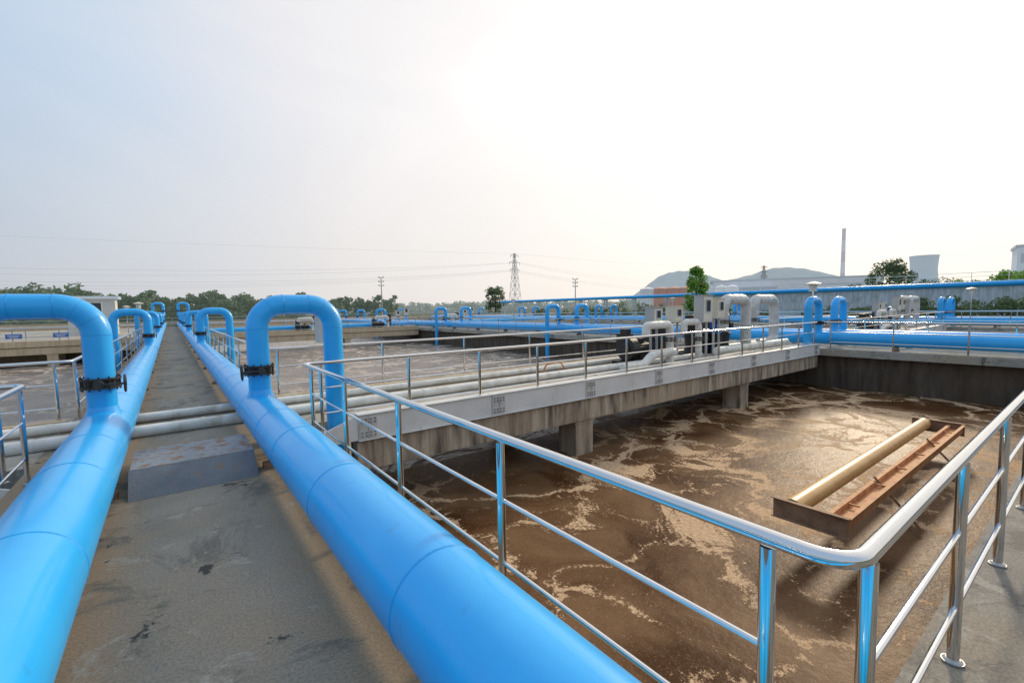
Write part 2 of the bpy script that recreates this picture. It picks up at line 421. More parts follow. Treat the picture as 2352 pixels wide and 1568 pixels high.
# ------------------------------------------------------------------ blue pipelines
RP=.262
def pipeline(x,y0,y1,label,det,z=.4):
    root=obj('blue_pipeline',None,loc=(x,y0,0),label=label,cat='pipe',group='large blue pipelines along the walkways')
    q=B(); L=y1-y0; n=64 if det else 20
    q.tube([(0,0,z),(0,L,z)],RP,n)
    obj('pipe_barrel',q.mesh('pipe_barrel',m_blue),root)
    yy=.9
    if det:
        q=B()
        while yy<L and yy<60:
            q.tube([(0,yy-.010,z),(0,yy-.005,z),(0,yy+.005,z),(0,yy+.010,z)],RP,n,False,[RP-.001,RP+.0035,RP+.0035,RP-.001]); yy+=1.32+(.25*math.sin(yy*3))
        o=obj('weld_seam',q.mesh('weld_seam',m_seam),root); o['kind']='stuff'
    for k in range(int(min(L,60)//4)):
        yy=(5.9+3+4*k) if det else 2.6+4*k
        obj('saddle',M('saddle',lambda w:(w.box(-.2,.2,-.06,.06,0,.06),w.box(-.14,.14,-.05,.05,.0601,.16)),m_rust2,False),root,loc=(0,yy,0))
    return root
XL,XR=-.712,.968
pipeline(XR,-3,84,'large glossy sky blue pipe running along concrete walkway',True)
pipeline(XL,-3,84,'large glossy sky blue pipe running along walkway edge',True)
for xc in (21.8,43.5):
    for d in (-.85,.85): pipeline(xc+d,-5.8,84,'blue pipe along a distant tank walkway',False)

GR=.34
def goose_fn(end):
    def f(q,n=32):
        path=fillet([(0,0,.35),(0,0,1.915),(1.03,0,1.915),(1.03,0,end)],GR,12)
        q.tube(path,.142,n)
        q.tube([(0,0,.60),(0,0,.66),(0,0,.72)],.15,n,False,[.175,.155,.142])
    return f
def gseam_fn(q,n=32):
    c1=Vector((GR,0,1.915-GR)); c2=Vector((1.03-GR,0,1.915-GR))
    for c,s in ((c1,-1),(c2,1)):
        for a in (0,30,60,90):
            t=R(a); p=c+Vector((s*math.cos(t),0,math.sin(t)))*GR; ax=Vector((-s*math.sin(t),0,math.cos(t)))
            q.ring(p,ax,.142,.0045 if a in (0,90) else .003,n,6)
def valve_fn(q):
    for z in (.94,1.04):
        q.cyl((0,0,z),(0,0,z+.022),.195,28)
    q.cyl((0,0,.962),(0,0,1.04),.155,28)
    for k in range(12):
        a=2*math.pi*k/12
        q.cyl((.178*math.cos(a),.178*math.sin(a),.915),(.178*math.cos(a),.178*math.sin(a),1.085),.010,6)
    q.box(-.035,.035,-.24,-.15,.965,1.035)
    q.cyl((0,-.22,1.0),(0,-.29,1.0),.05,14)
    q.cyl((0,-.25,1.0),(-.24,-.25,1.0),.012,8)
def wheel_fn(q):
    q.ring((-.24,-.25,1.0),(1,0,0),.10,.010,24,8)
    for k in range(3):
        a=k*math.pi/3
        q.cyl((-.24,-.25+.10*math.cos(a),1.0+.10*math.sin(a)),(-.24,-.25-.10*math.cos(a),1.0-.10*math.sin(a)),.007,6)
    q.cyl((-.225,-.25,1.0),(-.255,-.25,1.0),.025,10)
def goose(x,y,side,label,z=0,s=1,short=False):
    root=obj('gooseneck_pipe',None,loc=(x,y,z),label=label,cat='pipe',group='blue gooseneck pipes rising from the pipelines')
    sc=(side*s,s,s)
    obj('pipe_bend',M('pipe_bend_short' if short else 'pipe_bend',goose_fn(-.1 if short else -1.75),m_blue),root,scale=sc)
    o=obj('weld_seam',M('bend_seam',gseam_fn,m_seam),root,scale=sc); o['kind']='stuff'
    obj('valve',M('valve',valve_fn,m_black),root,scale=sc)
    obj('handwheel',M('handwheel',wheel_fn,m_black),root,scale=sc)
ST=[7.3,22.7,38.4,53.7,69.0]
for i,y in enumerate(ST):
    lb='tall blue gooseneck pipe with black flanged valve' if i==0 else 'blue gooseneck pipe with black valve on blue pipeline'
    goose(XR,y,1,lb); goose(XL,y,-1,lb)
for xc in (21.8,43.5):
    for y in ST:
        goose(xc-.85,y,-1,'blue gooseneck pipe dipping into a tank',short=(y==7.3)); goose(xc+.85,y,1,'blue gooseneck pipe dipping into a tank',short=(y==7.3))
for xx,sd in ((XR,1),(XL,-1)):
    goose(xx,82,sd,'distant tall blue gooseneck pipe on raised platform',z=1.2,s=1.15)
    goose(xx,78,sd,'distant tall blue gooseneck pipe on raised platform',z=1.2,s=1.1)
for x0,x1 in ((1.7,20.2),(23.4,41.9)):
    root=obj('blue_pipeline',None,loc=(x0,45.9,0),label='blue pipe lying across a distant footbridge',cat='pipe',group='large blue pipelines along the walkways')
    obj('pipe_barrel',B().tube([(0,0,.36),(x1-x0,0,.36)],.2,20).mesh('cross_barrel',m_blue),root)
    for k in range(5): obj('saddle',M('saddle',None,m_rust2,False),root,loc=(1.5+3.8*k,0,0),rot=(0,0,R(90)))

def wpipe(y,x0,x1,r,label):
    root=obj('white_pipe',None,loc=(0,y,.083),label=label,cat='pipe',group='white pipes lying across the walkway')
    obj('pipe_barrel',B().tube([(x0,0,0),(x1,0,0)],r,24).mesh('white_barrel',m_insul),root)
    q=B(); x=x0+.4
    while x<x1:
        q.tube([(x,0,0),(x+.05,0,0)],r,24,False,[r+.006,r+.006]); x+=1.9
    o=obj('joint_band',q.mesh('joint_band',m_insul),root); o['kind']='stuff'
wpipe(8.62,-21,14.6,.088,'weathered white pipe lying across walkway and footbridge')
wpipe(9.75,-21,19.5,.075,'thin weathered white pipe lying across walkway and footbridge')

root=obj('steel_step',None,loc=(.13,0,0),label='rusty checker plate step between two blue pipes',cat='step')
b=B(); b.v=[(-.55,5.97,.225),(.555,5.97,.225),(.555,6.80,.23),(-.55,6.80,.23),(-.55,5.97,.212),(.555,5.97,.212),(.555,6.80,.217),(-.55,6.80,.217)]
b.f=[(0,1,2,3),(7,6,5,4),(0,4,5,1),(1,5,6,2),(2,6,7,3),(3,7,4,0)]
obj('top_plate',b.mesh('top_plate',m_plate,False),root)
b=B(); b.v=[(-.56,5.64,.002),(.56,5.64,.002),(.56,5.965,.223),(-.56,5.965,.223),(-.56,5.65,-.0),(.56,5.65,0),(.56,5.97,.210),(-.56,5.97,.210)]
b.f=[(0,1,2,3),(7,6,5,4),(0,4,5,1),(1,5,6,2),(2,6,7,3),(3,7,4,0)]
obj('front_plate',b.mesh('front_plate',m_plate2,False),root)
obj('frame',B().box(-.53,-.49,6.0,6.76,.0,.211).box(.49,.53,6.0,6.76,0,.211).box(-.489,.489,6.72,6.76,.0,.211).mesh('frame',m_rust2,False),root)

# ------------------------------------------------------------------ pump cluster
def cab_fn(w,h):
    def f(q): q.box(-w/2,w/2,-.16,.16,0,h); q.box(-w/2-.02,w/2+.02,-.19,.18,h+.0002,h+.025)
    return f
def cabinet(x,y,z,w,h,mat,label):
    root=obj('control_cabinet',None,loc=(x,y,z),label=label,cat='control box',group='outdoor control cabinets on the footbridges')
    obj('housing',M('housing%.2f%.2f'%(w,h),cab_fn(w,h),mat,False),root)
    def door(q): q.box(-w/2+.03,w/2-.03,-.178,-.1602,.04,h-.04)
    obj('door',M('door%.2f%.2f'%(w,h),door,m_cream,False),root)
    def win(q):
        q.box(-w*.2,w*.2,-.190,-.1785,h*.42,h*.82)
    obj('window',M('window%.2f%.2f'%(w,h),win,m_glass,False),root)
    def fr(q):
        for a in (-w*.24,w*.2): q.box(a,a+w*.04,-.2,-.1787,h*.38,h*.86)
        for a in (h*.38,h*.82): q.box(-w*.199,w*.199,-.2,-.1789,a,a+h*.04)
    obj('window_frame',M('wframe%.2f%.2f'%(w,h),fr,m_gbox,False),root)
    def st(q): q.box(-w*.4,-w*.4+.05,-.03,.03,-z,-.001);q.box(w*.4-.05,w*.4,-.03,.03,-z,-.001)
    obj('stand',M('stand%.2f%.2f%.2f'%(w,h,z),st,m_gbox,False),root)
def blower(x,y,blue,label,s=1):
    root=obj('air_blower',None,loc=(x,y,0),label=label,cat='pump',group='air blowers on the footbridges')
    sc=(s,s,s)
    obj('base_frame',M('bl_base',lambda q:(q.box(-.7,.7,-.3,-.2,0,.14),q.box(-.7,.7,.2,.3,0,.14),q.box(-.7,-.6,-.2,.2,.02,.13),q.box(.6,.7,-.2,.2,.02,.13)),m_black,False),root,scale=sc)
    def vol(q):
        q.cyl((-.45,0,.5),(-.15,0,.5),.36,28); q.cyl((-.5,0,.5),(-.1,0,.5),.2,20); q.box(-.42,-.18,-.1,.36,.5,.95); q.cyl((-.3,.1,.95),(-.3,.1,1.1),.17,18)
    obj('volute',M('bl_vol',vol,m_black),root,scale=sc)
    def mot(q):
        q.cyl((0,0,.45),(.6,0,.45),.2,20); q.cyl((.6,0,.45),(.68,0,.45),.17,20)
        for k in range(16):
            a=2*math.pi*k/16
            q.tube([(.05,.2*math.cos(a),.45+.2*math.sin(a)),(.58,.2*math.cos(a),.45+.2*math.sin(a))],.016,4)
        q.box(.2,.4,-.08,.08,.6,.78); q.box(.1,.5,-.16,.16,.13,.3)
    obj('motor',M('bl_mot',mot,blue),root,scale=sc)
def lag(key,pts,r,label,loc,rr=.3,fl=None,mat=None):
    def f(q):
        p=fillet(pts,rr,6); q.tube(p,r,22)
        for i in range(len(pts)-1):
            a=Vector(pts[i]);c=Vector(pts[i+1]);d=(c-a);L=d.length;d.normalize()
            t=.1
            while t<L-.05:
                if rr*.9<t<L-rr*.9 or (i==0 and t<L-rr) or (i==len(pts)-2 and t>rr): q.ring(a+d*t,d,r,.008,20,5)
                t+=.42
    root=obj('lagged_pipe',M(key,f,mat or m_insul),loc=loc,label=label,cat='pipe',group='white lagged air pipes on the footbridges')
    if fl:
        def g(q):
            for p in fl[0]:
                p=Vector(p)
                for dz in (-.05,.03): q.cyl(p+Vector((0,0,dz)),p+Vector((0,0,dz+.022)),r+.07,20)
                for k in range(8):
                    a=2*math.pi*k/8; e=Vector(((r+.045)*math.cos(a),(r+.045)*math.sin(a),0))
                    q.cyl(p+e+Vector((0,0,-.075)),p+e+Vector((0,0,.075)),.012,6)
        obj('flange',M(key+'_flange',g,m_black),root)
def vmotor(x,y,mat,label):
    root=obj('mixer_motor',None,loc=(x,y,0),label=label,cat='motor',group='upright motors on the footbridges')
    obj('gearbox',M('vm_gear',lambda q:(q.box(-.3,.3,-.3,.3,0,.06),q.tube([(0,0,.06),(0,0,.35),(0,0,.7)],.2,20,True,[.26,.2,.24]),q.cyl((0,0,.7),(0,0,.74),.3,20)),m_black),root)
    def mt(q):
        q.cyl((0,0,.741),(0,0,1.35),.2,20); q.tube([(0,0,1.35),(0,0,1.42),(0,0,1.47)],.2,20,True,[.22,.22,.12])
        for k in range(18):
            a=2*math.pi*k/18; q.tube([(.2*math.cos(a),.2*math.sin(a),.8),(.2*math.cos(a),.2*math.sin(a),1.3)],.016,4)
        q.box(-.1,.1,-.34,-.18,.9,1.12)
    obj('motor',M('vm_mot',mt,mat),root)
def cluster(dx,dy):
    lag('lagA',[(0,0,.85),(0,0,1.98),(1.65,0,1.98),(1.65,0,.22),(2.3,0,.22)],.185,'thick grey lagged pipe bending over the footbridge',(15.7+dx,8.45+dy,0),.34,[[(0,0,1.2)]],m_insulg)
    lag('lagB',[(0,0,.95),(0,0,1.98),(1.8,0,1.98),(1.8,0,.22),(.55,0,.22)],.185,'thick grey lagged pipe bending over the footbridge',(18.0+dx,8.5+dy,0),.34,[[(0,0,1.2)]],m_insulg)
    lag('lagC',[(0,0,.95),(0,0,1.22),(1.2,0,1.22),(1.2,0,.0)],.12,'white lagged pipe elbow dropping to the deck',(11.25+dx,8.4+dy,0),.2,[[(1.2,0,.75)]])
    lag('lagD',[(0,0,.95),(0,0,1.26),(.85,0,1.26),(.85,0,.0)],.105,'white lagged pipe elbow dropping to the deck',(13.05+dx,8.3+dy,0),.2,[[(.85,0,.7)]])
    lag('lagE',[(0,0,.3),(1.3,0,.3),(1.9,0,.3),(5.2,0,.3)],.12,'white lagged pipe lying near the deck',(14.2+dx,7.85+dy,0),.1)
    lag('lagF',[(0,0,.09),(.9,0,.09),(1.3,0,.38),(2.4,0,.38)],.12,'white lagged pipe stepping up towards a blower',(9.9+dx,8.15+dy,0),.2)
    blower(11.6+dx,9.1+dy,m_black,'black air blower on steel frame',1.0)
    blower(13.3+dx,9.4+dy,m_black,'black air blower on steel frame')
    blower(16.4+dx,9.5+dy,m_red,'air blower with blue motor on steel frame',1.1)
    blower(17.6+dx,9.9+dy,m_red,'air blower with blue motor on steel frame')
    vmotor(16.25+dx,9.0+dy,m_red,'upright blue motor on a black gearbox')
    vmotor(16.75+dx,9.0+dy,m_black,'upright black motor on a black gearbox')
    vmotor(15.15+dx,9.35+dy,m_black,'upright black motor on a black gearbox')
    for (x,y) in ((12.75,8.95),):
        obj('filter_silencer',M('filt',lambda q:(q.cyl((0,0,.6),(0,0,1.2),.17,20),q.cyl((0,0,1.2),(0,0,1.26),.2,20),q.cyl((0,0,0),(0,0,.6),.1,14),q.cyl((0,0,.58),(0,0,.62),.2,20)),m_black),loc=(x+dx,y+dy,0),label='black upright intake filter beside the blowers',cat='filter',group='intake filters on the footbridges')
    cabinet(12.1+dx,8.75+dy,1.2,.46,.54,m_gbox,'small grey control box on a stand')
    cabinet(13.2+dx,8.75+dy,1.25,.5,.5,m_cream,'small cream control box on a stand')
    cabinet(14.15+dx,8.3+dy,1.22,.58,.88,m_gbox,'tall grey control cabinet with cream door and window')
    cabinet(14.98+dx,8.3+dy,1.34,.5,.66,m_cream,'cream control cabinet with door and window')
cluster(0,0); cluster(21.7,0)
def mini(x,y):
    cabinet(x,y,1.2,.5,.6,m_gbox,'small grey control box on a stand'); cabinet(x+.9,y,1.28,.58,.8,m_gbox,'tall grey control cabinet with cream door and window')
    vmotor(x-.8,y+.3,m_black,'upright black motor on a black gearbox'); blower(x-2,y+.4,m_black,'black air blower on steel frame')
    lag('lagC',[(0,0,.95),(0,0,1.22),(1.2,0,1.22),(1.2,0,.0)],.12,'white lagged pipe elbow dropping to the deck',(x-2.4,y-.4,0),.2,[[(1.2,0,.75)]])
mini(18.6,44.3); mini(26.5,44.3); mini(11.5,44.3)
obj('hose',B().tube(fillet([(0,0,.03),(.1,0,.28),(.7,.1,.32),(.95,.1,.03)],.15,5),.022,8).mesh('hose',m_hose),loc=(7.9,9.2,0),label='orange rubber hose looped on the deck',cat='hose')
root=obj('control_cabinet',None,loc=(2.7,10.2,0),label='small grey junction cabinet on a white post',cat='control box')
obj('housing',B().box(-.24,.24,-.13,.13,1.15,1.72).box(-.27,.27,-.17,.16,1.7202,1.75).mesh('housing',m_gbox,False),root,bevel=.01)
obj('post',B().box(-.05,.05,-.05,.05,0,1.149).mesh('post_w',m_insul,False),root)

def lamp(x,y):
    root=obj('lantern_lamp',None,loc=(x,y,0),label='slim post lamp with flat hat and glass lantern',cat='lamp',group='lantern lamps beside the walkways')
    obj('pole',M('lamp_pole',lambda q:(q.cyl((0,0,0),(0,0,2.25),.03,12),q.cyl((0,0,0),(0,0,.03),.08,16)),m_steel),root)
    obj('lamp_shade',M('lamp_shade',lambda q:(q.tube([(0,0,2.52),(0,0,2.55),(0,0,2.63)],.3,28,True,[.28,.29,.05]),q.cyl((0,0,2.25),(0,0,2.3),.14,20)),m_cream),root)
    obj('glass',M('lamp_glass',lambda q:(q.tube([(0,0,2.301),(0,0,2.519)],.1,20,True,[.10,.16]),),m_lampglass),root)
for x,y in ((20.32,7.3),(42.2,5.9),(41.9,28),(-1.6,38),(-3,52),(23.4,31)): lamp(x,y)

# ------------------------------------------------------------------ floating skimmer
root=obj('scum_skimmer',None,loc=(6.46,0,-.94),label='rusty scum skimmer with bronze pipe and open trough above water',cat='skimmer')
L=6.9
obj('float_pipe',B().cyl((.04,2.50,.02),(L-.04,2.50,.02),.12,28).mesh('float_pipe',m_bronze),root)
def plate(q,x):
    q.box(x-.012,x+.012,1.86,2.72,-.13,.11); q.box(x-.05,x+.012,1.845,2.735,.1101,.122); q.box(x-.05,x+.012,1.845,2.735,-.142,-.1301)
b=B(); plate(b,0); obj('end_plate',b.mesh('end_plate',m_rust2,False),root)
b=B(); plate(b,L); obj('end_plate',b.mesh('end_plate',m_rust2,False),root)
b=B()
b.box(.02,L-.02,1.88,1.90,-.07,.09); b.box(.02,L-.02,2.07,2.09,-.07,.05); b.box(.02,L-.02,1.901,2.069,-.03,-.015)
b.box(.02,L-.02,1.84,1.895,.091,.103); b.box(.02,L-.02,2.075,2.13,.051,.063)
for k in range(6):
    x=.7+k*1.1; b.box(x,x+.025,1.901,2.069,.02,.045)
obj('trough',b.mesh('trough',m_rust,False),root,bevel=.003)
for x in (1.9,5.0):
    obj('brace',M('brace',lambda q:q.tube([(0,2.11,.11),(0,1.55,-.5)],.018,8),m_rust2),root,loc=(x,0,0))

# ------------------------------------------------------------------ far wall with pipe, rail
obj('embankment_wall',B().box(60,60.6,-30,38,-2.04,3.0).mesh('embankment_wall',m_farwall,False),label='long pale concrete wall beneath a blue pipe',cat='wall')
root=obj('blue_pipeline',None,loc=(59.9,0,3.25),label='blue pipe running high along pale wall and trestles',cat='pipe')
q=B(); q.tube([(0,-30,0),(0,84,0)],.25,20); obj('pipe_barrel',q.mesh('far_pipe',m_blue),root)
for k in range(8):
    obj('trestle',M('trestle',lambda w:(w.box(-.4,-.25,-.1,.1,-5.25,-.26),w.box(.25,.4,-.1,.1,-5.25,-.26),w.box(-.45,.45,-.12,.12,-.38,-.2601)),m_farwall,False),root,loc=(0,41+k*6,0))
rail([(61.3,-28),(61.3,38)],False,'thin handrail above the pale far wall',2.4,z=3.35)
slab('embankment',rect(60.602,75,-30,38),-2.0,3.0,m_grass,'grass bank behind the far wall',cat='terrain')

# ------------------------------------------------------------------ vegetation
def leaves(q,c,r,n,size,flat=1):
    for _ in range(n):
        while True:
            d=Vector((random.uniform(-1,1),random.uniform(-1,1),random.uniform(-1,1)))
            if .35<d.length<1: break
        p=Vector(c)+Vector((d.x*r[0],d.y*r[1],d.z*r[2]))
        u=Vector((random.gauss(0,1),random.gauss(0,1),random.gauss(0,.7))).normalized()
        w=u.orthogonal().normalized(); s=size*random.uniform(.5,1.3)
        b=len(q.v)
        q.v+=[tuple(p-u*s-w*s*.2),tuple(p+w*s*.55),tuple(p+u*s),tuple(p-w*s*.6)]
        q.f.append((b,b+1,b+2,b+3))
def crown(q,h,base,w,shape,clumps,n,size):
    for _ in range(clumps):
        t=random.random()
        if shape=='poplar': rad=w*(math.sin(math.pi*min(1,t*.85+.12)))**.7
        else: rad=w*(math.sin(math.pi*(t*.8+.12)))**.6
        a=random.uniform(0,6.28);rr=rad*math.sqrt(random.random())*.85
        cz=base+(h-base)*t*.95
        cr=w*random.uniform(.22,.4)
        leaves(q,(rr*math.cos(a),rr*math.sin(a),cz),(cr,cr,cr*.8),n,size)
def tree(x,y,z,h,w,shape='round',mat=m_leaf,clumps=34,n=60,size=.16,label='leafy green tree',base=.25,name='tree',group=None):
    root=obj(name,None,loc=(x,y,z),label=label,cat='tree' if name=='tree' else 'bush',group=group)
    q=B(); q.tube([(0,0,0),(.05,0,h*.4),(0,.05,h*.85)],.1,8,True,[h*.022,h*.015,h*.004])
    for k in range(7):
        a=random.uniform(0,6.28);zz=h*random.uniform(.25,.7)
        q.tube([(0,0,zz),(w*.5*math.cos(a),w*.5*math.sin(a),zz+h*.12),(w*.8*math.cos(a),w*.8*math.sin(a),zz+h*.2)],.05,6,True,[h*.009,h*.006,h*.002])
    obj('trunk',q.mesh('trunk',m_bark),root)
    q=B(); crown(q,h,h*base,w,shape,clumps,n,size)
    obj('crown',q.mesh('crown',mat,False),root)
def pol(az,d): return (d*math.sin(R(az)),d*math.cos(R(az)))
tree(49.7,30,-2,8.3,1.6,'poplar',m_leaf,100,70,.16,'slim bright green tree standing beyond the tanks',.2)
tree(*pol(34.8,122),-2,10.3,3.0,'round',m_leafd,50,80,.25,'dark green tree beyond the boundary wall',.15)
tree(*pol(76.4,130),-2,12.5,4.6,'round',m_leafd,60,80,.3,'broad dark tree behind the far wall',.2)
for az,d,h,w in ((79,110,7.2,3),(81.5,100,6.8,3),(84,95,7.8,3),(86,85,8,3),(88,80,7,3),(82.8,120,8,3.2),(73.8,140,8,3),(80.2,140,8.5,4)):
    tree(*pol(az,d),-2,h,w,'round',m_leafd if d>100 else m_leaf,40,60,.24,'green tree growing behind the pale wall',.1,group='trees behind the far wall')
for az,d,h,w in ((80,57,2.4,1.5),(82,56,2.6,1.7),(84,54,2.8,1.5),(86,54,3.2,1.6),(88,53,3.4,1.8),(77,55,2.3,1.5),(74,56,2.1,1.4),(66,57,2.0,1.3),(47,64,2.4,1.6),(43.5,66,2.3,1.6),(51,61,2.3,1.6),(40.5,70,2.5,1.6),(62,58,2.2,1.4),(70,56,1.9,1.2),(72,57,2.2,1.3),(53.5,60,2.7,1.7),(56,60,2.5,1.7),(49,63,2.6,1.5),(45.2,66,2.8,1.6),(50,80,3.4,2.2),(46,85,3.4,2.2),(53,78,3.2,2.2),(55,76,3.2,2),(75.5,55,2.6,1.5),(78.6,54,2.9,1.6),(81,54,3.0,1.6)):
    tree(*pol(az,d),-2+.6,h+.5,w,'round',m_leafd,30,55,.14,'green bush growing in front of the pale wall',.02,name='bush',group='bushes along the far wall')

def treeline(az0,az1,dist,hf,mat,label,step=1.0,w=4.5,clumps=18,n=26,size=.8):
    q=B(); az=az0
    while az<az1:
        d=dist*random.uniform(.94,1.08); x,y=pol(az,d); h=hf(az)*random.uniform(.82,1.12)
        t=B(); crown(t,h,.5,w*random.uniform(.8,1.2),'round',clumps,n,size)
        t.tube([(0,0,0),(0,0,h*.8)],.2,5)
        b=len(q.v); q.v+=[(a+x,c+y,e-2) for a,c,e in t.v]; q.f+=[tuple(b+i for i in f) for f in t.f]
        az+=step*random.uniform(.6,1.3)
    obj('woodland',q.mesh('woodland',mat,False),label=label,cat='wood',kind='stuff')
treeline(-22,-8.3,175,lambda a:11.6,m_leafh,'belt of dark green trees beyond the plant',.8,4.2,34,34,.6)
treeline(-7.6,12.5,190,lambda a:11.6-.08*(a+7),m_leafh,'belt of dark green trees beyond the plant',.6,4.0,34,34,.6)
treeline(14.5,22.5,230,lambda a:10.5,m_leafh,'low belt of green trees beyond the plant',.8,4.5,26,30,.7)
treeline(-24,92,420,lambda a:9,m_leafhh,'faint hazy tree belt near the horizon',.8,9,16,22,1.4)

# ------------------------------------------------------------------ hills
def hill(azs,hs,dist,label,depth=900):
    q=B(); NA=120;ND=24
    n=len(azs)
    def prof(az):
        for k in range(n-1):
            if azs[k]<=az<=azs[k+1]+1e-6:
                t=(az-azs[k])/(azs[k+1]-azs[k]);p0=hs[max(0,k-1)];p1=hs[k];p2=hs[k+1];p3=hs[min(n-1,k+2)]
                return max(0,.5*((2*p1)+(-p0+p2)*t+(2*p0-5*p1+4*p2-p3)*t*t+(-p0+3*p1-3*p2+p3)*t**3))
    for i in range(NA+1):
        az=azs[0]+(azs[-1]-azs[0])*i/NA; H=prof(az)
        for j in range(ND+1):
            s=j/ND; x,y=pol(az,dist+depth*(s-.5))
            z=H*math.sin(math.pi*s)**1.2*(1+.008*math.sin(i*.9+j*.7)) if 0<s<1 else 0
            q.v.append((x,y,z-4))
    for i in range(NA):
        for j in range(ND):
            a=i*(ND+1)+j; q.f.append((a,a+ND+1,a+ND+2,a+1))
    obj('hill',q.mesh('hill',m_hill),label=label,cat='hill',kind='structure')
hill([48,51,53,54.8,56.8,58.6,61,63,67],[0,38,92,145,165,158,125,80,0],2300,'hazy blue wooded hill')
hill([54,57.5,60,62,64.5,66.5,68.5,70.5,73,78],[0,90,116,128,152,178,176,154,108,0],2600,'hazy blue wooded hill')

# ------------------------------------------------------------------ distant structures
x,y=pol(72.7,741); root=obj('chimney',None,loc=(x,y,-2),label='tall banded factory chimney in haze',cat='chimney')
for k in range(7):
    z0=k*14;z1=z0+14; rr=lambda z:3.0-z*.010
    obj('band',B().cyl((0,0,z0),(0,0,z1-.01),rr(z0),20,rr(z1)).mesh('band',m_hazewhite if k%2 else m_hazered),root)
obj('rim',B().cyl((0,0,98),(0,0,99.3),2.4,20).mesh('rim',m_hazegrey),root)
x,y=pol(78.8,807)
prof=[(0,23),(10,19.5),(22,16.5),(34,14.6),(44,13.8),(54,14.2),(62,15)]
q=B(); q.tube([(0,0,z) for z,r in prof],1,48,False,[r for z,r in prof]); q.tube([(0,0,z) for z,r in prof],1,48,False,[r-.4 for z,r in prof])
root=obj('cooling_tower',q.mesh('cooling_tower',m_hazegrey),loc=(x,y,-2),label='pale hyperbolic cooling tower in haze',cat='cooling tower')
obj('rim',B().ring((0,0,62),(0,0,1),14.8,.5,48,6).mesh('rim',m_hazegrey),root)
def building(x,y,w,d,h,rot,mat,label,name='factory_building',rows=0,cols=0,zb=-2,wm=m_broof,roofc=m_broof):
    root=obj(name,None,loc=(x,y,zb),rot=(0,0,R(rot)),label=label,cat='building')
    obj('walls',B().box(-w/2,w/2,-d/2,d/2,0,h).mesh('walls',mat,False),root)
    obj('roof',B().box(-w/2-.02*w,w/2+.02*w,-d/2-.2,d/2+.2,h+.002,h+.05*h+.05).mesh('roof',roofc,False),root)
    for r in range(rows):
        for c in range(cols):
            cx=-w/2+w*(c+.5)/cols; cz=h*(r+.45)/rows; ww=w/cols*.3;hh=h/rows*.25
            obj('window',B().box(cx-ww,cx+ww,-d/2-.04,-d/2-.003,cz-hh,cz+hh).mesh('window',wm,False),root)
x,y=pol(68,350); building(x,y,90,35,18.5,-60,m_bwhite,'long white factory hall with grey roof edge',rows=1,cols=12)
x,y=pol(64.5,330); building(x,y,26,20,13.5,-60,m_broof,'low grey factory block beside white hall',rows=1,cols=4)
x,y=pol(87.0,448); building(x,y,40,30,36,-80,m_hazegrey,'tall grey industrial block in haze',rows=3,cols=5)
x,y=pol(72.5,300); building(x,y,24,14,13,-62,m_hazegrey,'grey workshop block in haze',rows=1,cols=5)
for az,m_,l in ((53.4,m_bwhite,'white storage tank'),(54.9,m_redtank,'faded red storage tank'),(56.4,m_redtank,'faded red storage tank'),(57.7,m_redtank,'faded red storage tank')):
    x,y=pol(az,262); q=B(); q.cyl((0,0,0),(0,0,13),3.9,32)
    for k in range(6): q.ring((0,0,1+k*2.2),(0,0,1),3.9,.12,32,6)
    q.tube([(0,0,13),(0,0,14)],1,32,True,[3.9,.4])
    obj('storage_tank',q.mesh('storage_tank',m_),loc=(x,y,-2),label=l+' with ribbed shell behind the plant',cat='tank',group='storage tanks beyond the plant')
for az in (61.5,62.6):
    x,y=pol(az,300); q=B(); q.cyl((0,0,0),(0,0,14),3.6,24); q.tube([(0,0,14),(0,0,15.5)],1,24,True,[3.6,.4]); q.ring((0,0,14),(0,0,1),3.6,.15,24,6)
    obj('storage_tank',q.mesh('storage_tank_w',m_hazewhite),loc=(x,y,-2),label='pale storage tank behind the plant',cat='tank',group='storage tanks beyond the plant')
root=obj('hut',None,loc=(-5.9,59.7,0),label='small white flat roofed hut with window',cat='building')
obj('walls',B().box(-1.7,1.7,-1.3,1.3,0,3.4).mesh('walls',m_hut,False),root)
obj('roof',B().box(-2.0,2.0,-1.6,1.6,3.402,3.65).mesh('roof',m_hazegrey,False),root)
obj('window',B().box(-.9,.7,-1.34,-1.305,1.9,3.0).mesh('window',m_glass,False),root)
obj('window_frame',B().box(-.95,-.9,-1.36,-1.305,1.85,3.05).box(.7,.75,-1.36,-1.305,1.85,3.05).box(-.12,-.06,-1.36,-1.345,1.9,3.0).mesh('window_frame',m_hazewhite,False),root)

